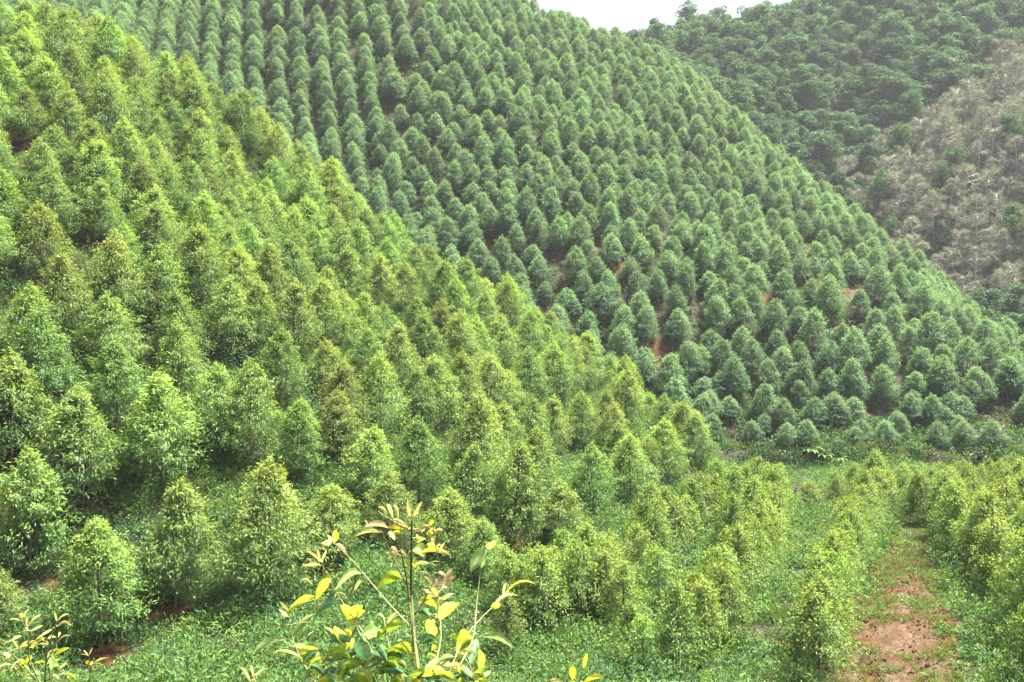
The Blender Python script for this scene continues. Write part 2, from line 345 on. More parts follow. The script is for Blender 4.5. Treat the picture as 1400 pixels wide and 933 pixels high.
def broadleaf(seed, Ht=12.0, R=3.6, base=4.0, nl=15, per=150, LL=.42, LW=.26, dry=False):
    r = np.random.default_rng(seed); tk, cr = Acc(), Acc()
    zt = np.linspace(-.5, Ht * .86, 9); q = zt / Ht; bx, by = r.normal(size=2) * .5
    path = np.c_[bx * q ** 2 + .12 * np.sin(q * 7 + seed), by * q ** 2 + .12 * np.cos(q * 6), zt]
    tk.add(*tube(path, .04 + .15 * (1 - q.clip(0)) ** .8, 6))
    for i in range(nl):
        t = (i + r.random()) / nl; z0 = base * .8 + (Ht * .84 - base * .8) * t
        az = i * 2.39996 + r.normal() * .5
        env = math.sqrt(max(.05, 1 - (2 * max(t - .28, -.28) / 1.5) ** 2))
        ln = R * env * r.uniform(.5, 1.05); el = (.15 if dry else .35) + .75 * t + r.normal() * .2
        o = np.array([math.cos(az), math.sin(az), 0]); p0 = np.array([np.interp(z0, zt, path[:, 0]), np.interp(z0, zt, path[:, 1]), z0])
        s = np.linspace(0, 1, 4)[:, None]
        bp = p0 + o * ln * s * math.cos(el) + np.array([0, 0, 1]) * (ln * math.sin(el) * s * (1.1 - .25 * s))
        tk.add(*tube(bp, (.05 if dry else .06) * (1.2 - s[:, 0]), 4, False))
        if not dry:
            for j in range(2):
                c = bp[3 - j] + r.normal(size=3) * .55; rad = np.array([1, 1, .9]) * r.uniform(.5, 1.5) * r.uniform(.7, 1.2, 3) * R / 3.4
                n = int(per * r.uniform(.7, 1.25)); d = unit(r.normal(size=(n, 3))); d[:, 2] = np.where(d[:, 2] < -.6, -d[:, 2], d[:, 2])
                Pp = c + d * rad * r.uniform(.55, 1.08, (n, 1)) ** .6
                tint = np.c_[np.clip(r.normal(.5, .25, n), 0, 1), (r.random(n) < .22) * r.uniform(.3, 1, n), r.random(n)]
                cr.add(*leaves(Pp, d * .6 + r.normal(size=(n, 3)) * .6 + [0, 0, -.2], LL * r.uniform(.6, 1.2, n), LW * r.uniform(.7, 1.2, n), tint, r, face=d + np.array([0, 0, .3])))
        else:
            for j in range(7):                      # flat sprays on level twigs
                u = r.uniform(.35, 1.0); a2 = az + r.normal() * .9; tw = ln * r.uniform(.25, .55)
                b0 = np.array([np.interp(u, s[:, 0], bp[:, a]) for a in range(3)]); o2 = np.array([math.cos(a2), math.sin(a2), r.normal() * .38])
                sp_ = np.linspace(0, 1, 3)[:, None]; tp = b0 + o2 * tw * sp_ + np.array([0, 0, -.1]) * sp_ ** 2
                tk.add(*tube(tp, .022 * (1.2 - sp_[:, 0]), 3, False))
                n = int(per * .14 * r.uniform(.3, 1.6)); uu = r.uniform(.2, 1.1, n)
                Pp = b0 + o2 * tw * uu[:, None] + r.normal(size=(n, 3)) * [.26, .26, .2]
                tint = np.c_[np.clip(r.normal(.5, .3, n), 0, 1), (r.random(n) < .18) * r.uniform(.3, 1, n), r.random(n)]
                cr.add(*leaves(Pp, o2 + r.normal(size=(n, 3)) * [.7, .7, .5], LL * r.uniform(.5, 1.1, n), LW * r.uniform(.5, 1.1, n), tint, r, .6))
    return tk, cr
def meshes(maker, name, bark, leafm, **kw):
    tk, cr = maker(**kw)
    return tk.mesh(name + '_trunk', [bark]), cr.mesh(name + '_crown', [leafm])
def joined(maker, name, bark, leafm, **kw):
    tk, cr = maker(**kw); a = Acc()
    for src, m in ((tk, 0), (cr, 1)): a.add(np.concatenate(src.v), np.concatenate(src.t), np.concatenate(src.c), m)
    return bpy.data.objects.new(name, a.mesh(name, [bark, leafm]))

# ------------------------------------------------------------------ object helpers
def tag(o, label=None, cat=None, group=None, kind=None):
    for k, v in (('label', label), ('category', cat), ('group', group), ('kind', kind)):
        if v: o[k] = v
    return o
def obj(name, me, parent=None):
    o = bpy.data.objects.new(name, me); COL.objects.link(o)
    if parent is not None: o.parent = parent
    return o
def scatter(name, xyz, rot, scl, idx, sources, label):
    """one 'stuff' object: a cloud of points carrying copies of the source meshes"""
    me = bpy.data.meshes.new(name); n = len(xyz)
    me.vertices.add(n); me.vertices.foreach_set('co', np.asarray(xyz, np.float32).ravel())
    for an, ty, key, val in (('rot', 'FLOAT_VECTOR', 'vector', rot), ('scl', 'FLOAT_VECTOR', 'vector', scl), ('idx', 'INT', 'value', idx)):
        a = me.attributes.new(an, ty, 'POINT'); a.data.foreach_set(key, np.asarray(val, np.int32 if ty == 'INT' else np.float32).ravel())
    o = obj(name, me); tag(o, label, kind='stuff')
    c = bpy.data.collections.new(name + '_sources')
    for k, s in enumerate(sources): s.name = f'{name}_source_{k:02d}'; c.objects.link(s)
    g = bpy.data.node_groups.new(name + '_scatter', 'GeometryNodeTree')
    g.interface.new_socket('Geometry', in_out='INPUT', socket_type='NodeSocketGeometry'); g.interface.new_socket('Geometry', in_out='OUTPUT', socket_type='NodeSocketGeometry')
    gi, go = g.nodes.new('NodeGroupInput'), g.nodes.new('NodeGroupOutput')
    ip = g.nodes.new('GeometryNodeInstanceOnPoints'); ci = g.nodes.new('GeometryNodeCollectionInfo')
    ci.inputs['Collection'].default_value = c; ci.inputs['Separate Children'].default_value = True; ci.inputs['Reset Children'].default_value = True
    ip.inputs['Pick Instance'].default_value = True
    def na(nm, ty):
        x = g.nodes.new('GeometryNodeInputNamedAttribute'); x.data_type = ty; x.inputs['Name'].default_value = nm; return x.outputs['Attribute']
    g.links.new(gi.outputs[0], ip.inputs['Points']); g.links.new(ci.outputs[0], ip.inputs['Instance'])
    g.links.new(na('idx', 'INT'), ip.inputs['Instance Index']); g.links.new(na('rot', 'FLOAT_VECTOR'), ip.inputs['Rotation']); g.links.new(na('scl', 'FLOAT_VECTOR'), ip.inputs['Scale'])
    g.links.new(ip.outputs[0], go.inputs[0])
    md = o.modifiers.new('scatter', 'NODES'); md.node_group = g
    return o

# ------------------------------------------------------------------ terrain
def axis(lo, f0, f1, hi, fine, mid0, mid1, mid):
    a = [lo * 1.0]; c = list(np.arange(mid0, f0, mid)) + list(np.arange(f0, f1, fine)) + list(np.arange(f1, mid1 + .1, mid))
    lo_part = list(mid0 - np.geomspace(mid * 1.5, mid0 - lo, 14)[::-1]); hi_part = list(c[-1] + np.geomspace(mid * 1.5, hi - c[-1], 14))
    return np.array(lo_part + c + hi_part)
gx = axis(-650, -36, 38, 650, .45, -112, 130, 1.15); gy = axis(-300, 32, 104, 900, .45, -14, 340, 1.15)
GX, GY = np.meshgrid(gx, gy); GZ = H(GX, GY)
nx, ny = len(gx), len(gy)
ii = (np.arange(ny - 1)[:, None] * nx + np.arange(nx - 1)[None]).ravel()
me = mesh_np('terrain', np.c_[GX.ravel(), GY.ravel(), GZ.ravel()], np.c_[ii, ii + 1, ii + 1 + nx, ii + nx], [M_GROUND], smooth=True)
ba = bareness(GX.ravel(), GY.ravel()); a = me.attributes.new('bare', 'FLOAT', 'POINT'); a.data.foreach_set('value', ba.astype(np.float32))
terrain = tag(obj('terrain', me), 'valley and hillsides of red soil and leaf litter', kind='structure')

# track
ys = np.linspace(trk[0, 1], trk[-1, 1], 130); cx = np.interp(ys, trk[:, 1], trk[:, 0]); hw = np.interp(ys, trk[:, 1], trk[:, 2])
us = np.linspace(-1.12, 1.12, 27)
TX = cx[:, None] + hw[:, None] * us[None] + noise2(ys, ys * 0, 2.0, 5)[:, None] * .4; TY = np.repeat(ys[:, None], 27, 1)
TZ = H(TX, TY) + .07 - .13 * np.clip((np.abs(us[None]) - .55) / .5, 0, 2) ** 1.5 + noise2(TX, TY, .7, 6) * .16 + noise2(TX, TY, .25, 7) * .07 \
    - .10 * np.exp(-((np.abs(us[None]) - .42) / .16) ** 2) - .24 * np.clip((ys[:, None] - 46) / 13, 0, 1)
ii = (np.arange(129)[:, None] * 27 + np.arange(26)[None]).ravel()
track = tag(obj('dirt_track', mesh_np('dirt_track', np.c_[TX.ravel(), TY.ravel(), TZ.ravel()], np.c_[ii, ii + 1, ii + 28, ii + 27], [M_TRACK], smooth=True)), 'rutted red earth track running up the valley floor', kind='structure')

# ------------------------------------------------------------------ plantation trees
NV = 9
euc_var = []
for k in range(NV):
    r = random.Random(100 + k)
    euc_var.append(meshes(eucalyptus, 'eucalyptus', M_BARK, M_EUCR if k % 3 == 2 else M_EUC, seed=200 + k, Ht=6.0, R=r.uniform(1.85, 2.25), base=r.uniform(.6, .95),
                          nb=r.randint(48, 58), per=r.randint(105, 125), LL=.23, LW=.056, shell=3200, point=.76, young=(.6, .95, .75)[k % 3], prof=(r.uniform(.2, .32), r.uniform(.58, .75))))
LOOK = ['plain green', 'yellow-tipped', 'bronze-tipped']
def grid(x0, x1, y0, y1, du, dv, ang, jit, rng, stag=.5):
    n = int(max(x1 - x0, y1 - y0) / min(du, dv)) + 4; cxm, cym = (x0 + x1) / 2, (y0 + y1) / 2
    I, J = np.meshgrid(np.arange(-n, n), np.arange(-n, n)); u = (I + stag * (J % 2)) * du; v = J * dv
    c, s = math.cos(ang), math.sin(ang)
    x = cxm + u * c - v * s; y = cym + u * s + v * c
    x = x + rng.normal(size=x.shape) * jit; y = y + rng.normal(size=x.shape) * jit
    k = (x > x0) & (x < x1) & (y > y0) & (y < y1)
    return x[k], y[k]
def contour_rows(x0, x1, y0, y1, dz, step, jit, rng, n=60000):
    """planting along the contour: points pulled onto level lines dz apart, then thinned to one every `step` metres"""
    x = rng.uniform(x0, x1, n); y = rng.uniform(y0, y1, n); z = _look(x, y); L = np.round(z / dz) * dz
    for _ in range(6):
        e = .6; gx_ = (_look(x + e, y) - _look(x - e, y)) / (2 * e); gy_ = (_look(x, y + e) - _look(x, y - e)) / (2 * e); g2 = gx_ ** 2 + gy_ ** 2 + .02
        d = _look(x, y) - L; st = np.clip(d / g2, -6, 6); x = np.clip(x - st * gx_, x0, x1); y = np.clip(y - st * gy_, y0, y1)
    k = np.abs(_look(x, y) - L) < .15; x, y = x[k], y[k]
    cell = {}; out = []
    for i in range(len(x)):
        a, b = int(x[i] // step), int(y[i] // step)
        if all((x[i] - x[j]) ** 2 + (y[i] - y[j]) ** 2 > step * step for da in (-1, 0, 1) for db in (-1, 0, 1) for j in cell.get((a + da, b + db), ())):
            cell.setdefault((a, b), []).append(i); out.append(i)
    return x[out] + rng.normal(size=len(out)) * jit, y[out] + rng.normal(size=len(out)) * jit
NEAR = """140 885 185;240 830 178;372 815 195;42 775 170;-8 868 110;112 690 165;222 660 155;452 765 105;530 745 105;572 695 128;700 748 148
762 752 98;640 728 125;862 692 102;806 700 98;305 620 125;402 660 118;18 640 160;92 482 140;612 770 105;345 640 150;500 690 110;735 690 110
160 590 130;60 560 140;250 560 125;470 640 110;905 660 90;840 640 90;660 800 95"""
ex = []
for t in NEAR.replace('\n', ';').split(';'):
    a, b, h = map(float, t.split()); q = ground_hit(a, b, 25); ex.append((q[0], q[1], q[2], h * q[1] / F, b))
x, y = contour_rows(-75, 30, 36, 122, 2.8, 2.75, .2, RNG, 30000)
z = H(x, y); px, py = project(x, y, z); ptx, pty = project(x, y, z + 6)
keep = (y < gully_y(x) - 2) & ~in_valley(x, y) & (px > -60) & (px < 1000) & (pty < 933) & (py > -20)
keep &= ~((py > 700) & (px < 620)) & ~((py > 720))
for e in ex: keep &= np.hypot(x - e[0], y - e[1]) > 2.3
for a, b, r in BARE[:5]: keep &= np.hypot(x - a, y - b) > r * .8
x, y, z = x[keep], y[keep], z[keep]
gh = 5.5 * RNG.normal(1, .13, len(x)).clip(.6, 1.3)
NEARTREES = [(a, b, c, h, True) for a, b, c, h, _ in ex] + [(a, b, c, h, False) for a, b, c, h in zip(x, y, z, gh)]
# which of them can be seen: line of sight from the camera to points on the upper crown, over the ground only
def sight(T, top=.75):
    x = np.array([t[0] for t in T]); y = np.array([t[1] for t in T]); z = np.array([t[2] + t[3] * top for t in T])
    ok = np.ones(len(x), bool)
    for s in np.linspace(.25, .985, 110): ok &= H(x * s, y * s) < z * s
    return ok
vis = sight(NEARTREES); NEARTREES = [t for t, v in zip(NEARTREES, vis) if v]
NEARTREES.sort(key=lambda t: (not t[4], t[1]))
SOLO, REST = NEARTREES[:300], NEARTREES[300:]
ridge = np.array([at_depth(a, b, d) for a, b, d in ((0, 20, 88), (130, 100, 90), (300, 180, 96), (420, 265, 98), (560, 370, 99), (700, 455, 98), (830, 545, 96), (930, 620, 92))])
def place_tree(name, me2, loc, h_scale, w_scale, rz, label, cat, group, parts=('trunk', 'crown')):
    e = obj(name, None); e.location = loc; e.rotation_euler = (random.gauss(0, .035), random.gauss(0, .035), rz); e.scale = (w_scale, w_scale, h_scale); e.empty_display_size = .3
    tag(e, label, cat, group)
    for nm, me in zip(parts, me2): obj(nm, me, e)
    return e
rr = random.Random(9)
for i, (a, b, c, h, exp) in enumerate(SOLO):
    k = rr.randrange(NV); look = LOOK[k % 3]
    size = 'tall ' if h > 5.75 else ('small ' if h < 4.75 else '')
    p_x, p_y = project(np.array([a]), np.array([b]), np.array([c])); bare = bareness(np.array([a]), np.array([b]))[0] > .25 or np.min(np.hypot(BARE[:6, 0] - a, BARE[:6, 1] - b)) < 2.0
    dr = np.min(np.hypot(ridge[:, 0] - a, ridge[:, 1] - b))
    if bare: lab = f'{size}{look} young eucalyptus standing over a bare patch of red soil'
    elif dr < 6.5 or b > np.interp(a, ridge[:, 0], ridge[:, 1]) - 4: lab = f'{size}{look} young eucalyptus on the crest of the near spur'
    elif c > 4: lab = f'{size}{look} young eucalyptus high on the near hillside below the crest'
    elif c > -7: lab = f'{size}{look} young eucalyptus halfway up the near hillside'
    elif a > 2: lab = f'{size}{look} young eucalyptus low on the spur above the valley saplings'
    else: lab = f'{size}{look} young eucalyptus among undergrowth at the foot of the near hillside'
    ws = (h / 6) ** .7 * rr.uniform(.95, 1.14)
    place_tree('eucalyptus_tree', euc_var[k], (a, b, c - .05), h / 6, ws, rr.uniform(0, 6.28), lab, 'tree', 'plantation trees on the near hillside')

# saplings on the valley floor
SAPL = """1118 938 135;1128 885 130;1140 835 108;1150 803 92;1161 768 86;1173 740 76;1186 717 66;1196 702 60;1216 704 60;1245 716 70;1263 722 76;1281 716 70
930 935 140;962 920 130;986 870 118;1014 830 110;1040 792 100;1050 756 90;1056 726 86;1022 738 84;740 852 105;790 852 112;830 832 100;872 812 96;902 772 90
940 746 90;966 736 86;1000 716 80;1026 700 74;922 768 84;850 868 100;1310 775 112;1342 795 122;1292 742 92;1372 775 118;1402 806 122;1322 716 76;1360 712 80
1392 722 92;1386 692 70;1302 702 62;1262 692 58;1232 688 54;1166 690 56;1140 694 50;880 938 92;694 905 95;1404 880 130;1398 938 110;1348 690 62;1410 750 100;1060 700 66;985 700 70;1200 690 55
905 850 100;1330 745 92;1000 760 84;1285 690 56;1320 690 58;880 745 84;770 815 92;700 840 92"""
sap_var = []
for k in range(7):
    r = random.Random(300 + k)
    sap_var.append(meshes(eucalyptus, 'sapling', M_BARK, M_SAP, seed=400 + k, Ht=4.5, R=r.uniform(1.4, 1.7), base=r.uniform(.45, .9), nb=r.randint(36, 44), per=r.randint(60, 76),
                          LL=.18, LW=.06, shell=800, point=.7, young=.8, prof=(r.uniform(.3, .45), r.uniform(.5, .65)), ascend=.55, lean=.2))
SAPS = []
for t in SAPL.replace('\n', ';').split(';'):
    a, b, h = map(float, t.split()); q = ground_hit(a, b, 28); SAPS.append((*q, 1.06 * h * q[1] / F))
for a, b, h in ((1133, 860, 112), (1145, 818, 98), (1156, 785, 88), (1167, 753, 80), (1180, 728, 70), (1000, 850, 112), (1028, 812, 104), (1046, 772, 94), (972, 895, 124), (945, 905, 120), (1300, 760, 100),
                (1326, 782, 112), (1357, 790, 118), (1388, 795, 118), (1345, 760, 96), (1380, 745, 96), (1375, 710, 78), (1335, 702, 68), (1310, 725, 84), (1405, 705, 80), (812, 845, 100), (850, 822, 96), (890, 792, 90), (920, 750, 84),
                (955, 720, 76), (1010, 700, 70), (1240, 700, 60), (1180, 694, 56), (760, 838, 96), (720, 870, 96), (1402, 845, 120), (860, 905, 96), (1150, 705, 54), (1095, 700, 46)):
    q = ground_hit(a, b, 28); q[0] += rr.uniform(-.6, .6); q[1] += rr.uniform(-.8, .8); q[2] = H([q[0]], [q[1]])[0]; SAPS.append((*q, 1.03 * h * q[1] / F))
for row in ([(1118, 940), (1140, 835), (1161, 768), (1186, 717), (1200, 695)], [(925, 940), (986, 870), (1040, 792), (1056, 726), (1045, 694)], [(720, 870), (830, 832), (902, 772), (966, 736), (1026, 694)], [(1300, 720), (1340, 790), (1400, 850)], [(1250, 700), (1310, 712), (1400, 730)]):
    g = np.array([ground_hit(a, b, 28) for a, b in row]); cum = np.r_[0, np.cumsum(np.hypot(*np.diff(g[:, :2], axis=0).T))]
    for t in np.arange(.8, cum[-1], 2.1):
        a, b = np.interp(t, cum, g[:, 0]) + rr.uniform(-.35, .35), np.interp(t, cum, g[:, 1]) + rr.uniform(-.35, .35)
        if min(math.hypot(a - q[0], b - q[1]) for q in SAPS) > 1.15: SAPS.append((a, b, H([a], [b])[0], rr.uniform(3.6, 5.0)))
tx = lambda y: np.interp(y, trk[:, 1], trk[:, 0])
for i, (a, b, c, h) in enumerate(SAPS):
    k = rr.randrange(7); size = 'tall ' if h > 5.6 else ('short ' if h < 4.1 else '')
    dx = a - tx(b)
    if b < trk[-1, 1] + 2 and -6.5 < dx < 0: lab = f'{size}bushy eucalyptus sapling in the row along the track, on the spur side'
    elif b < trk[-1, 1] + 2 and dx >= 0: lab = f'{size}bushy eucalyptus sapling on the weedy bank beside the red track'
    elif b >= trk[-1, 1] + 2: lab = f'{size}bushy eucalyptus sapling where the track fades into grass below the far hill'
    elif dx > -14: lab = f'{size}bushy eucalyptus sapling in the middle row across the weeds from the track'
    else: lab = f'{size}thin eucalyptus sapling in the row along the foot of the spur'
    ws = (h / 4.5) ** .8 * rr.uniform(.88, 1.12)
    place_tree('eucalyptus_sapling', sap_var[k], (a, b, c - .05), h / 4.5, ws, rr.uniform(0, 6.28), lab, 'sapling', 'young saplings on the valley floor')

# the rest of the plantation: far hillside and what is left over of the near one
x, y = contour_rows(-100, 110, 95, 250, 2.45, 2.65, .16, RNG, 70000)
left = x < -22 + (y - 150) * .12
xa, ya = grid(-110, 20, 95, 250, 3.9, 2.5, .28, .15, RNG, 0)
kl = xa < -22 + (ya - 150) * .12
xf = RNG.uniform(19, 62, 34); yf = gully_y(xf) + RNG.uniform(1.2, 11, 34)            # scattered trees at the hill's foot
x = np.r_[x[~left], xa[kl], xf]; y = np.r_[y[~left], ya[kl], yf]
z = H(x, y); px, py = project(x, y, z); ptx, pty = project(x, y, z + 6)
keep = (y > gully_y(x) + 1) & (y < back_y(x)) & (px > -40) & (px < 1460) & (py > -30)
bd = np.min(np.hypot(x[:, None] - BARE[None, :, 0], y[:, None] - BARE[None, :, 1]) / BARE[None, :, 2], 1)
keep &= bd > .45
keep &= ~((y < gully_y(x) + 9) & (x > 20) & (RNG.random(len(x)) < .12)) & (RNG.random(len(x)) > .03)
x, y, z = x[keep], y[keep], z[keep]
h = 4.75 * RNG.normal(1, .15, len(x)).clip(.55, 1.35) * np.where((y < gully_y(x) + 9) & (x > 20), .72, 1)
T = [(a, b, c, d) for a, b, c, d in zip(x, y, z, h)]; v = sight(T, 1.0)
T = [t for t, k in zip(T, v) if k]
print('near trees', len(NEARTREES), 'saplings', len(SAPS), 'far plantation', len(T))
far_src = []
for k in range(8):
    r = random.Random(500 + k)
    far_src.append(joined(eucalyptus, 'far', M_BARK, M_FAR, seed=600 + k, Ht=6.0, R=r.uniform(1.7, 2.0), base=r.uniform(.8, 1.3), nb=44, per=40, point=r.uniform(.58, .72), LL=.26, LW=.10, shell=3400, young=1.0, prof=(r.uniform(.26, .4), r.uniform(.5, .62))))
for k in range(4):
    far_src.append(joined(eucalyptus, 'left', M_BARK, M_EUC, seed=650 + k, Ht=6.0, R=1.9, base=.8, point=.9, nb=48, per=80, LL=.25, LW=.08, shell=2600, young=.8))
nf, nr = len(T), len(REST)
A = np.array(T + [t[:4] for t in REST]); n = len(A)
rot = np.zeros((n, 3)); rot[:, 2] = RNG.uniform(0, 6.28, n); rot[:, :2] = RNG.normal(size=(n, 2)) * .04
hs = A[:, 3] / 6; ws = hs ** .6 * RNG.uniform(.92, 1.16, n)
idx = np.r_[RNG.integers(0, 8, nf), RNG.integers(8, 12, nr)]
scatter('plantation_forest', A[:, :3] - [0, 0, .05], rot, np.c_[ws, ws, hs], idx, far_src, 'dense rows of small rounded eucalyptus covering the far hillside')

# ------------------------------------------------------------------ back hill: broadleaf wood and the grey half-bare stand
GREY = [(1105, 470), (1130, 318), (1165, 280), (1205, 215), (1290, 182), (1345, 130), (1420, 60), (1500, 90), (1500, 600), (1380, 480)]
def in_poly(px, py, poly):
    c = np.zeros(len(px), bool); n = len(poly)
    for i in range(n):
        x1, y1 = poly[i]; x2, y2 = poly[(i + 1) % n]
        k = ((y1 > py) != (y2 > py)); c ^= k & (px < (x2 - x1) * (py - y1) / (y2 - y1 + 1e-9) + x1)
    return c
gpoly = []                                                     # the stand's edge, laid on the ground
for a, b in GREY:
    q = ground_hit(a, b, 160, 420); gpoly.append((q[0], q[1]))
br_var = [meshes(broadleaf, 'broadleaf', M_TWIG, M_BROAD, seed=700 + k, Ht=11.5 + k % 3, R=3.1 + .25 * (k % 4), base=2.8, nl=21, per=150, LL=.34, LW=.22) for k in range(6)]
dr_var = [meshes(broadleaf, 'dry', M_PALE, M_DRY, seed=800 + k, Ht=11 + k % 3, R=3.0 + .3 * (k % 3), base=3.5, nl=22, per=240, LL=.48, LW=.10, dry=True) for k in range(6)]
x, y = grid(0, 165, 140, 378, 5.2, 5.0, .3, .9, RNG)
z = H(x, y); px, py = project(x, y, z); ptx, pty = project(x, y, z + 12)
keep = (y > back_y(x) + 3) & (px > 840) & (px < 1450) & (py > -10)
x, y, z, px, py = x[keep], y[keep], z[keep], px[keep], py[keep]
T = [(a, b, c, 11.5) for a, b, c in zip(x, y, z)]; v = sight(T, .95)
x, y, z, px, py = x[v], y[v], z[v], px[v], py[v]
isg = in_poly(px, py, GREY)
print('back hill broadleaf', (~isg).sum(), 'grey', isg.sum())
order = np.argsort(y); nb_ = ng_ = 0; over = []
for i in order:
    s = rr.uniform(.8, 1.2)
    if isg[i]:
        k = rr.randrange(6); low = z[i] < 8
        mixed = rr.random() < .11
        var = br_var[k] if mixed else dr_var[k]
        lab = ('green-crowned tree standing among the grey half-bare trees' if mixed else ('tall ' if s > 1.05 else 'low ' if s < .88 else '') + ('pale-trunked half-bare tree at the foot of the grey stand' if low else 'grey half-bare tree with level branches midway up the stand' if z[i] < 32 else 'grey half-bare tree at the top of the stand below green forest'))
        place_tree('half_bare_tree' if not mixed else 'broadleaf_tree', var, (x[i], y[i], z[i] - .1), s * 1.1, s * rr.uniform(.95, 1.2), rr.uniform(0, 6.28), lab, 'tree', 'grey half-bare trees on the back hill' if not mixed else 'green trees in the grey stand')
    else:
        if nb_ >= 300: over.append(i); continue
        nb_ += 1; k = rr.randrange(6)
        form = 'broad-crowned ' if s > 1.08 else ('small ' if s < .88 else ('round-topped ' if k % 2 else 'upright '))
        edge = np.min(np.where(isg, np.hypot(x - x[i], y - y[i]), 1e9)) < 8
        lab = form + ('dark green tree on the skyline of the back hill' if y[i] > 296 else 'dark green tree at the edge of the grey half-bare stand' if edge else 'dark green tree high on the back hill' if z[i] > 62 else 'dark green tree midway up the back hill' if z[i] > 40 else 'dark green tree in the hollow behind the far plantation hill')
        place_tree('broadleaf_tree', br_var[k], (x[i], y[i], z[i] - .1), s * rr.uniform(.95, 1.2), s * rr.uniform(1.15, 1.6), rr.uniform(0, 6.28), lab, 'tree', 'broadleaf trees on the back hill')
print('broadleaf left over', len(over))

# ------------------------------------------------------------------ undergrowth
def clump(seed, n, rad, ht, LL, LW, mat, up=.5, young=.25, mound=True):
    r = np.random.default_rng(seed); a = Acc()
    d = unit(r.normal(size=(n, 3))); d[:, 2] = np.abs(d[:, 2]); q = r.uniform(.35, 1, (n, 1)) ** .5
    lob = 1 + .35 * np.sin(np.arctan2(d[:, 1], d[:, 0]) * 3 + seed)[:, None]
    Pp = d * q * [rad, rad, ht] * lob
    tint = np.c_[np.clip(r.normal(.5, .28, n), 0, 1), (r.random(n) < young) * r.uniform(.2, 1, n), r.random(n)]
    a.add(*leaves(Pp, d * .7 + r.normal(size=(n, 3)) * .55 + [0, 0, up - .3], LL * r.uniform(.6, 1.25, n), LW * r.uniform(.7, 1.2, n), tint, r, face=d * .6 + np.array([0, 0, .8])))
    return bpy.data.objects.new('clump', a.mesh('clump', [mat]))
def tuft(seed, n, rad, ht, mat):
    r = np.random.default_rng(seed); a = Acc(); az = r.uniform(0, 6.28, n); o = np.c_[np.cos(az), np.sin(az), np.zeros(n)]
    Pp = o * r.uniform(0, rad, (n, 1)); tint = np.c_[r.random(n), r.random(n) * .6, r.random(n)]
    a.add(*leaves(Pp, o * r.uniform(.15, .9, (n, 1)) + [0, 0, 1], ht * r.uniform(.5, 1.1, n), .022 + .012 * r.random(n), tint, r))
    return bpy.data.objects.new('tuft', a.mesh('tuft', [mat]))
def spread_pts(x0, x1, y0, y1, dens, rng):
    n = int((x1 - x0) * (y1 - y0) * dens); return rng.uniform(x0, x1, n), rng.uniform(y0, y1, n)
def cover(name, x, y, sources, smin, smax, label, weights=None, sink=.03):
    z = H(x, y); n = len(x); rot = np.zeros((n, 3)); rot[:, 2] = RNG.uniform(0, 6.28, n); rot[:, :2] = RNG.normal(size=(n, 2)) * .12
    s = RNG.uniform(smin, smax, n) * (1 + .5 * noise2(x, y, 4.0, 21)); scl = np.c_[s, s, s * RNG.uniform(.6, 1.25, n)]
    scatter(name, np.c_[x, y, z - sink], rot, scl, RNG.choice(len(sources), n, p=weights), sources, label)
    print(name, n)
# near hillside and valley floor
x, y = spread_pts(-60, 62, 30, 112, 5.2, RNG); z = H(x, y); px, py = project(x, y, z)
keep = (px > -80) & (px < 1480) & (py < 1010) & (y < gully_y(x) + np.where(x > 18, .3, 7))
keep &= (track_dist(x, y) > .15 + .5 * noise2(x, y, 1.5, 31)) & (bareness(x, y) < .25)
val = in_valley(x, y) | (y < 60) & (z < -5)
keep &= (RNG.random(len(x)) < np.where(val, 1.0, np.clip(.75 + noise2(x, y, 6, 12) * .9, .25, 1)))
keep &= ~((val) & (noise2(x, y, 3.2, 33) < -.36))
x, y = x[keep], y[keep]
T = [(a, b, c, .8) for a, b, c in zip(x, y, H(x, y))]; v = sight(T, 1); x, y = x[v], y[v]
cover('undergrowth', x, y, [clump(900 + k, 95, .55, .55, .20, .085, M_UNDER) for k in range(4)] + [clump(910 + k, 150, .75, 1.15, .26, .06, M_UNDER, young=.4) for k in range(2)] + [tuft(915 + k, 60, .25, .8, M_GRASS) for k in range(2)] + [clump(918, 260, 1.0, 1.5, .2, .07, M_BROAD, young=.5), tuft(919, 50, .4, .7, M_DRYG)],
      .5, 1.3, 'low leafy green undergrowth over the valley floor and between the near trees', [.16, .16, .15, .15, .09, .09, .05, .05, .04, .06])
# far hillside: sparser and coarser
x, y = spread_pts(-70, 90, 92, 200, 1.9, RNG); z = H(x, y); px, py = project(x, y, z)
foot = (y < gully_y(x) + 12)
keep = (px > -30) & (px < 1430) & (y > gully_y(x) - .8) & (y < back_y(x)) & (bareness(x, y) < .3) & ((RNG.random(len(x)) < .30 + noise2(x, y, 10, 41) * .5) | foot)
x, y = x[keep], y[keep]; T = [(a, b, c, .8) for a, b, c in zip(x, y, H(x, y))]; v = sight(T, 1); x, y = x[v], y[v]
cover('hillside_undergrowth', x, y, [clump(930 + k, 70, .7, .6, .28, .13, (M_UNDER, M_BROAD, M_BROAD, M_BUSH)[k]) for k in range(4)] + [tuft(935 + k, 60, .4, .9, M_DRYG) for k in range(1)], .7, 1.6,
      'patchy scrub between the far hillside rows and along its foot', [.28, .25, .22, .15, .10])
# thick low scrub under the back-hill trees
x, y = spread_pts(45, 130, 140, 260, .5, RNG); z = H(x, y); px, py = project(x, y, z)
keep = (y > back_y(x) - 4) & (px > 1080) & (px < 1440); x, y = x[keep], y[keep]
cover('hollow_scrub', x, y, [clump(950 + k, 110, 1.1, 1.1, .42, .2, (M_BROAD, M_DRY, M_UNDER)[k]) for k in range(3)], .8, 1.9, 'rough scrub under the grey half-bare trees', [.35, .40, .25])
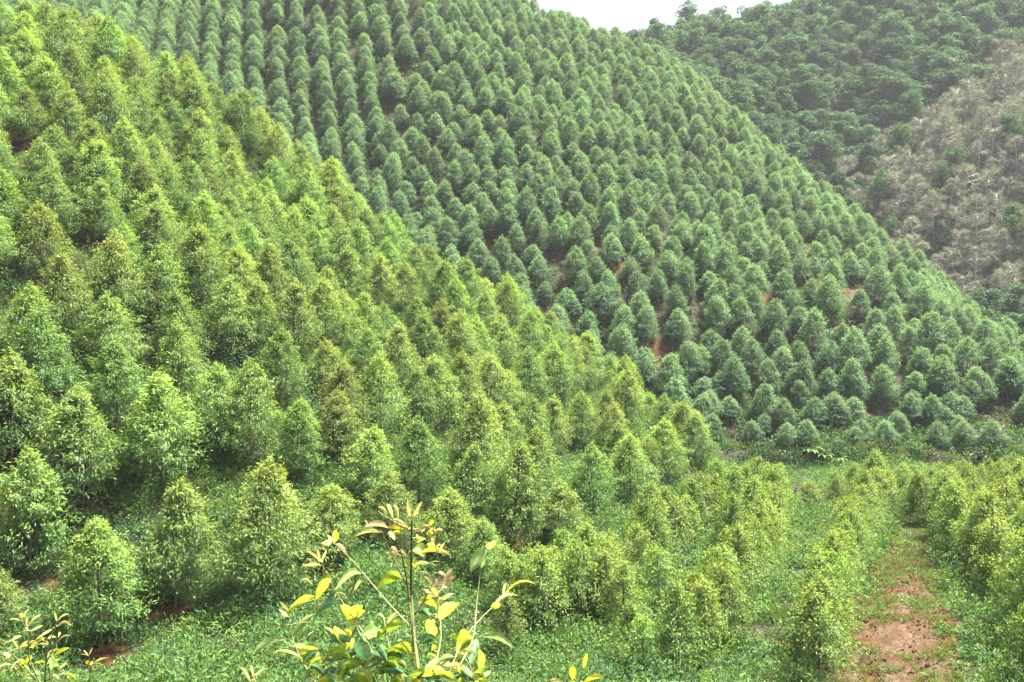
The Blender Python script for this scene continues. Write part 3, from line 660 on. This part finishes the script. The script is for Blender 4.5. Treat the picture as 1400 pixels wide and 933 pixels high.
# a low grey-brown bush on the valley mound and an arching broad-leaved clump at the far hill's foot
q = ground_hit(1105, 694, 40); e = obj('low_bush', None); e.location = q; tag(e, 'low grey-brown bush on the grassy mound below the far hill', 'bush')
r = np.random.default_rng(5); tk, cr = Acc(), Acc()
for i in range(16):
    az = i * 2.4; o = np.array([math.cos(az) * r.uniform(.5, 1.5), math.sin(az) * r.uniform(.5, 1.5), r.uniform(.7, 1.7)]); ss_ = np.linspace(0, 1, 4)[:, None]
    tk.add(*tube(o * ss_ - [0, 0, .1], .03 * (1.2 - ss_[:, 0]), 4, False)); n_ = 110; d = unit(r.normal(size=(n_, 3)))
    cr.add(*leaves(o + d * r.uniform(.2, .7, (n_, 1)), d + r.normal(size=(n_, 3)) * .5, .2 * r.uniform(.6, 1.2, n_), .08, np.c_[r.random(n_), r.random(n_) * .3, r.random(n_)], r, face=d + np.array([0, 0, .5])))
obj('stems', tk.mesh('stems', [M_TWIG]), e); obj('foliage', cr.mesh('foliage', [M_BUSH]), e)
for i, (a_, b_) in enumerate(((1108, 622), (1128, 628), (1146, 634))):
    q = ground_hit(a_, b_, 60); e = obj('broad_leaved_clump', None); e.location = q; tag(e, 'pale arching broad-leaved clump on the bank at the foot of the far hill', 'plant', 'arching clumps on the far bank')
    for j in range(11):
        az = j * 2.4 + i; Ln = r.uniform(1.1, 1.9); o = np.array([math.cos(az), math.sin(az), 0]); sdv = np.array([-math.sin(az), math.cos(az), 0]); V = []
        for s_ in np.linspace(0, 1, 6):
            c_ = o * Ln * s_ * .85 + np.array([0, 0, 1]) * Ln * (1.25 * s_ - 1.0 * s_ ** 2.3); wd = .02 + .16 * math.sin(math.pi * min(1, s_ * .92 + .06))
            V += [c_ - sdv * wd + [0, 0, wd * .3], c_, c_ + sdv * wd + [0, 0, wd * .3]]
        obj('leaf', mesh_np('leaf', np.array(V), np.array([(k * 3 + m_, k * 3 + m_ + 1, k * 3 + m_ + 4, k * 3 + m_ + 3) for k in range(5) for m_ in range(2)]), [M_UNDER], np.tile([r.random(), r.random() * .8, 0], (18, 1)), smooth=True), e)
# grass and litter on and beside the track
x, y = spread_pts(12, 36, 34, 84, 10, RNG); td = track_dist(x, y)
keep = (td > -.8) & (td < 1.3) & (RNG.random(len(x)) < .7) | ((td <= 0) & (noise2(x, y, 2.2, 51) > .02) & (RNG.random(len(x)) < .75)) | ((td < .3) & (y > 45) & (RNG.random(len(x)) < np.clip((y - 44) / 12, .2, 1)))
x, y = x[keep], y[keep]
cover('track_grass', x, y, [tuft(960 + k, 40, .22, .34, M_GRASS) for k in range(2)] + [tuft(970, 36, .25, .25, M_DRYG), clump(971, 50, .35, .22, .13, .07, M_UNDER)], .5, 1.15, 'short grass and weeds creeping onto the red track', [.3, .3, .2, .2], sink=-.02)
def clod(seed):
    import bmesh
    r = np.random.default_rng(seed); bm = bmesh.new(); bmesh.ops.create_icosphere(bm, subdivisions=1, radius=.5)
    for vv in bm.verts: vv.co *= float(r.uniform(.6, 1.2)); vv.co.z *= .6
    m_ = bpy.data.meshes.new('clod'); bm.to_mesh(m_); bm.free(); m_.materials.append(M_TRACK); return bpy.data.objects.new('clod', m_)
x, y = spread_pts(12, 36, 34, 66, 20, RNG); td = track_dist(x, y); keep = td < .25; x, y = x[keep], y[keep]
z = H(x, y); n = len(x); rot = RNG.uniform(0, 6.28, (n, 3)); s = RNG.lognormal(-2.6, .55, n)
scatter('earth_clods', np.c_[x, y, z + .05], rot, np.c_[s, s, s], RNG.integers(0, 4, n), [clod(980 + k) for k in range(4)], 'loose red earth clods strewn over the track')

# ------------------------------------------------------------------ foreground shrubs on the bank in front of the camera
def shoot_mat(name, col, rib, trans=.45):
    m, n, l = new_mat(name)
    at = n.new('ShaderNodeAttribute'); at.attribute_name = 'tint'; sep = n.new('ShaderNodeSeparateColor'); l.new(at.outputs['Color'], sep.inputs[0])
    mx = n.new('ShaderNodeMix'); mx.data_type = 'RGBA'; mx.inputs['A'].default_value = (*col, 1); mx.inputs['B'].default_value = (*rib, 1); l.new(sep.outputs[0], mx.inputs['Factor'])
    no = n.new('ShaderNodeTexNoise'); no.inputs['Scale'].default_value = 60; no.inputs['Detail'].default_value = 4
    tc = n.new('ShaderNodeTexCoord'); l.new(tc.outputs['Object'], no.inputs['Vector'])
    hs = n.new('ShaderNodeHueSaturation'); l.new(mx.outputs['Result'], hs.inputs['Color'])
    mr = n.new('ShaderNodeMapRange'); mr.inputs['To Min'].default_value = .6; mr.inputs['To Max'].default_value = 1.4; l.new(no.outputs[0], mr.inputs['Value']); l.new(mr.outputs[0], hs.inputs['Value'])
    b = n['Principled BSDF']; b.inputs['Roughness'].default_value = .62; b.inputs['Specular IOR Level'].default_value = .2; l.new(hs.outputs[0], b.inputs['Base Color'])
    tr = n.new('ShaderNodeBsdfTranslucent'); l.new(hs.outputs[0], tr.inputs['Color'])
    ms = n.new('ShaderNodeMixShader'); ms.inputs[0].default_value = trans
    l.new(b.outputs[0], ms.inputs[1]); l.new(tr.outputs[0], ms.inputs[2]); l.new(ms.outputs[0], n['Material Output'].inputs['Surface'])
    return m
SHOOT = {'Y': shoot_mat('yellow_shoot', (.46, .50, .02), (.52, .55, .08)), 'O': shoot_mat('amber_shoot', (.48, .38, .03), (.52, .44, .08)), 'G': shoot_mat('lime_leaf', (.24, .36, .02), (.38, .46, .07)),
         'D': shoot_mat('blue_green_leaf', (.07, .17, .06), (.16, .28, .09), .3), 'L': shoot_mat('pale_green_leaf', (.20, .33, .09), (.34, .44, .15), .45),
         'T': shoot_mat('straw_shoot', (.46, .46, .11), (.52, .50, .20)), 'P': shoot_mat('pinkish_shoot', (.36, .28, .12), (.44, .36, .18))}
M_STEM = bark_mat('green_stem', (.06, .07, .012), (.12, .13, .024), 40); M_TWIGY = bark_mat('yellow_twig', (.15, .15, .05), (.24, .23, .09), 60)
rl = np.random.default_rng(77)
def shrub(label, conv, dep, root, stems, branches, leafs):
    e = obj('leafy_shrub', None); q0 = at_depth(*conv(*root), dep); gz = float(H([q0[0]], [q0[1]])[0]); e.location = (q0[0], q0[1], gz); e.empty_display_size = .1
    tag(e, label, 'shrub', 'leafy shrubs on the bank by the viewpoint'); org = np.array([q0[0], q0[1], gz])
    def P3(p):
        a, b = conv(*p); d = dep + .16 * math.sin(a * .017 + 1) + .10 * math.sin(b * .021 + a * .006)
        return at_depth(a, b, d) - org
    segs = []
    def limb(nm, pl, r0, r1, mat, toroot=False):
        q = [P3(p) for p in pl]
        if toroot: q = q + [np.array([rl.normal() * .02, rl.normal() * .02, -.05])]
        q = np.array(q); t = np.linspace(0, 1, len(q)); tt = np.linspace(0, 1, max(6, 3 * len(q)))
        pp = np.stack([np.interp(tt, t, q[:, k]) for k in range(3)], 1)
        pp[1:-1] = (pp[:-2] + 2 * pp[1:-1] + pp[2:]) / 4
        segs.append(pp); V, T = tube(pp, np.linspace(r1, r0, len(pp)), 6)
        obj(nm, mesh_np(nm, V, T, [mat], np.full((len(V), 3), .5), smooth=True), e)
    for pl, r in stems: limb('stem', pl, r, r * .3, M_STEM, True)
    for pl in branches: limb('branch', pl, .0025, .0008, M_TWIGY)
    allp = np.concatenate(segs)
    for (bx, by, tx_, ty_, wd, c) in leafs:
        B, T = P3((bx, by)), P3((tx_, ty_)); T = T + np.array([0, rl.normal() * .02, 0])
        A = T - B; Ln = np.linalg.norm(A); A /= Ln
        k = np.linalg.norm(np.array(conv(1, 0)) - np.array(conv(0, 0))) * dep / F; w = wd * k * .8
        view = unit(B + org); S = unit(np.cross(A, view)); Nn = np.cross(S, A); th = rl.uniform(-.7, .7)
        S2 = S * math.cos(th) + Nn * math.sin(th); N2 = np.cross(S2, A); w = w / max(.6, math.cos(th))
        st = np.linspace(0, 1, 7); prof = st ** .8 * (1 - st) ** .95; prof /= prof.max(); prof[0] = .04; prof[-1] = .01
        us = np.array([-1, -.45, 0, .45, 1]); arch = .16 * Ln * rl.uniform(.4, 1.2); fold = w * rl.uniform(.08, .3); wav = rl.uniform(0, 6)
        V = []; C = []
        for i_, s_ in enumerate(st):
            ctr = B + A * Ln * s_ + np.array([0, 0, 1]) * arch * (4 * s_ * (1 - s_)) * (1 if abs(A[2]) < .8 else .3)
            for u in us:
                V.append(ctr + S2 * u * w * .5 * prof[i_] + N2 * (abs(u) * fold * prof[i_] + .06 * w * math.sin(wav + s_ * 7 + u * 2)))
                C.append([1.0 if u == 0 else 0.0, s_, 0])
        F4 = [(i_ * 5 + j, i_ * 5 + j + 1, i_ * 5 + j + 6, i_ * 5 + j + 5) for i_ in range(6) for j in range(4)]
        me = mesh_np('leaf', V, F4, [SHOOT[c]], np.array(C), smooth=True); lo = obj('leaf', me, e)
        dd = np.linalg.norm(allp - B, axis=1); nn = allp[dd.argmin()]
        if .004 < dd.min():                                   # the leaf stalk back to its twig
            V, T_ = tube(np.array([nn, (nn + B) / 2 + [0, 0, .004], B + A * .004]), [.0016, .0013, .001], 4)
            obj('leaf_stalk', mesh_np('leaf_stalk', V, T_, [M_TWIGY], np.full((len(V), 3), .5)), lo)
    return e
z1 = lambda X, Y: (300 + X / 3.043, 660 + Y / 3.043)
L1 = """478 250 486 198 34 Y;474 250 428 248 30 T;480 258 532 304 26 P;476 256 440 228 18 T;800 150 785 70 26 T;800 150 840 85 16 T;800 120 812 165 18 T;700 140 655 110 16 T;722 150 690 98 18 T;745 155 716 108 18 T;770 175 720 150 18 T;790 190 700 185 32 O;705 190 600 190 30 P;680 210 550 235 18 T;620 190 612 150 10 P
825 205 890 180 18 P;880 220 935 188 22 P;890 270 892 190 20 T;860 262 912 290 26 Y;910 292 938 248 14 P;830 300 962 322 26 O;800 285 852 335 66 L;770 338 842 345 28 Y;850 345 900 350 20 L;650 440 757 408 60 G;478 452 606 396 44 L
470 472 535 460 12 T;560 452 592 408 18 T;425 345 340 350 18 T;425 335 358 284 14 T;422 330 410 272 14 T;424 332 442 284 12 T;390 430 350 390 14 T;400 487 457 405 54 Y;398 475 290 530 38 Y;385 582 502 495 50 D
295 642 392 555 40 L;285 652 120 738 44 L;285 690 368 702 50 L;350 735 210 714 14 T;290 540 245 500 14 T;290 562 238 540 16 T;255 600 250 575 8 T;560 602 500 518 52 Y;542 585 592 514 52 Y;572 566 604 536 30 Y;530 684 470 610 54 Y
548 640 520 612 34 Y;526 706 508 656 40 Y;550 700 545 660 30 Y;546 662 424 672 50 D;585 655 682 598 74 L;572 650 636 745 92 D;650 645 768 600 48 G;692 618 655 662 44 G;660 676 704 722 34 D;705 692 762 690 50 Y;715 742 768 730 34 D
480 792 592 752 54 G;548 806 644 836 74 G;616 772 726 745 34 G;420 765 400 718 14 T;432 762 442 712 16 T;432 768 464 742 18 T;420 768 380 760 14 T;380 792 432 810 40 Y;340 836 392 770 40 L;430 824 482 788 44 D;130 831 80 780 14 T
140 806 135 755 12 T;148 806 188 768 12 T;825 495 922 520 48 Y;820 538 882 530 38 D;895 582 997 508 60 G;890 572 885 655 66 Y;830 672 912 658 44 D;910 462 900 390 12 T;925 432 970 358 34 P;940 432 985 385 26 P;940 440 918 472 32 P
892 440 850 398 14 T;930 492 976 465 14 T;1102 268 1044 374 62 L;1108 276 1153 244 32 Y;1112 270 1090 345 46 L;1130 522 1172 488 34 Y;1140 512 1242 480 16 T;1180 470 1322 434 14 Y;1180 482 1192 420 14 T;1060 646 988 712 84 G
1076 648 1042 762 58 D;1078 690 1080 800 60 G;1000 655 955 650 26 G;1080 642 1228 702 38 L;980 806 1068 838 54 D;930 795 952 818 44 Y;970 762 1002 738 18 T;960 772 1010 770 16 T;905 800 890 740 16 T;880 704 908 690 30 G
600 760 700 730 40 D;660 800 760 780 40 D;700 590 742 540 26 T;690 575 655 545 12 T;480 640 430 620 12 T;520 820 470 850 40 G;760 830 700 860 50 G;880 840 960 870 50 D;630 700 560 720 36 O"""
def fill(n, x0, x1, y0, y1, cols, lo, hi):
    o = []
    for _ in range(n):
        a, b = rl.uniform(x0, x1), rl.uniform(y0, y1); an = rl.uniform(-.6, 1.1) * (1 if rl.random() < .5 else -1); L_ = rl.uniform(lo, hi)
        sx = -1 if rl.random() < .55 else 1
        o.append((a, b, a + sx * L_ * math.cos(an), b + L_ * math.sin(an) * .7, L_ * rl.uniform(.28, .5), cols[rl.integers(len(cols))]))
    return o
def parse(t): return [tuple([*map(float, q.split()[:5]), q.split()[5]]) for q in t.replace('\n', ';').split(';')]
shrub('leafy shrub with a tall twin green stem and yellow and lime leaves', z1, 2.45, (840, 1500),
      [([(802, 120), (798, 300), (798, 480), (812, 660), (836, 850), (848, 1000)], .0075), ([(735, 235), (765, 320), (785, 440), (806, 640), (822, 850), (850, 1050)], .0055)],
      [[(422, 330), (470, 430), (520, 510), (600, 625), (690, 780), (800, 900)], [(470, 245), (540, 310), (600, 380), (700, 500), (795, 600)], [(676, 206), (720, 310), (778, 420)], [(660, 120), (720, 160), (796, 200)],
       [(905, 405), (912, 500), (925, 640), (900, 760), (830, 840)], [(682, 560), (700, 650), (716, 740), (760, 860)], [(1200, 470), (1120, 530), (1020, 640), (975, 740), (930, 860), (850, 960)], [(285, 530), (300, 640), (345, 750), (420, 850), (600, 950)],
       [(1105, 268), (1088, 345), (1070, 500), (1060, 650), (1000, 760)], [(890, 200), (900, 280), (920, 350), (860, 480), (805, 560)], [(550, 560), (590, 640), (640, 740), (700, 850)], [(350, 735), (420, 770), (520, 830), (640, 930)], [(140, 800), (170, 880), (300, 1000)]], parse(L1) + fill(64, 380, 800, 690, 900, 'GGGGDDLYYT', 45, 110) + fill(30, 850, 1110, 700, 900, 'GGDLYT', 45, 100) + fill(14, 690, 930, 150, 340, 'TTYPO', 30, 60) + fill(10, 840, 960, 360, 600, 'TPYG', 30, 60))
z2 = lambda X, Y: (X / 8.257, 820 + Y / 8.257)
L2 = """640 310 820 300 40 T;640 260 590 150 32 T;650 240 760 200 28 T;600 330 520 370 32 T;640 480 770 435 24 T;660 430 680 370 28 T;300 310 400 210 44 T;240 240 75 240 28 T;240 240 260 150 18 T;300 300 330 200 24 T;210 560 190 410 34 T
330 520 240 530 34 Y;370 560 380 470 54 Y;400 500 490 450 34 Y;430 510 520 545 28 T;560 600 580 830 104 L;610 690 660 690 54 Y;270 800 230 680 94 Y;280 720 340 650 66 Y;140 640 0 630 56 T;130 650 50 700 44 T;140 740 0 760 34 T;150 750 270 800 28 T
400 850 250 900 44 G;640 810 740 740 38 T;560 860 720 850 38 T;720 850 850 920 44 Y;620 933 760 910 48 L;100 790 0 860 28 T;330 800 280 760 34 T;470 960 380 900 60 G"""
shrub('straw-yellow leafed shrub of thin twigs at the edge of the bank', z2, 2.2, (480, 3300), [([(520, 620), (515, 760), (505, 950), (480, 1300)], .004)],
      [[(640, 240), (610, 350), (560, 480), (520, 620)], [(230, 210), (290, 330), (330, 500), (320, 640), (400, 850), (490, 1000)], [(660, 400), (600, 560), (520, 720)], [(0, 470), (140, 620), (280, 760), (400, 900)], [(740, 850), (620, 860), (510, 920)]], parse(L2) + fill(22, 100, 700, 200, 920, 'TTYTL', 70, 150))
L3 = """1000 640 890 632 10 T;1000 640 930 580 20 T;1005 630 1020 560 16 T;1020 742 1000 670 58 Y;1040 735 1150 740 32 T;1015 760 1060 700 26 T"""
shrub('single thin shoot with a small yellow star of leaves', z2, 2.3, (1010, 3200), [([(1000, 630), (1020, 740), (1015, 933), (1012, 1200)], .0025)], [[(1040, 735), (1020, 800)]], parse(L3))
z3 = lambda X, Y: (700 + X / 2.917, 613 + Y / 2.917)
L4 = """285 882 300 818 24 Y;245 927 240 866 38 Y;285 935 368 928 28 Y;150 926 216 928 22 T;262 935 200 960 30 G"""
shrub('low shoot with three bright yellow leaves beside the twin-stemmed shrub', z3, 2.5, (252, 1600), [([(255, 920), (252, 980), (250, 1100)], .003)], [[(285, 880), (262, 950)], [(148, 870), (148, 930), (200, 1040)]], parse(L4))
# weeds on the bank below
x, y = spread_pts(-16, 16, 5.5, 33, 2.2, RNG)
cover('bank_weeds', x, y, [clump(990 + k, 80, .4, .35, .16, .07, M_UNDER) for k in range(2)] + [tuft(995, 50, .2, .35, M_GRASS)], .5, .9, 'weeds on the steep bank falling away to the valley')


# ------------------------------------------------------------------ haze
import bmesh
bm = bmesh.new(); bmesh.ops.create_cube(bm, size=1.0)
hm = bpy.data.meshes.new('haze'); bm.to_mesh(hm); bm.free()
zlo = float(GZ.min()) - 1.5; zhi = max(float(GZ.max()), 118) + 16
haze = obj('haze', hm); haze.scale = (1320, 1220, zhi - zlo); haze.location = (0, 300, (zhi + zlo) / 2)
m, n, l = new_mat('haze_air'); n.remove(n['Principled BSDF'])
pv = n.new('ShaderNodeVolumePrincipled'); pv.inputs['Color'].default_value = (.86, .93, 1.0, 1); pv.inputs['Density'].default_value = .00012; pv.inputs['Anisotropy'].default_value = .2
l.new(pv.outputs[0], n['Material Output'].inputs['Volume']); hm.materials.append(m)
tag(haze, 'pale thin haze filling the valley air', kind='stuff')
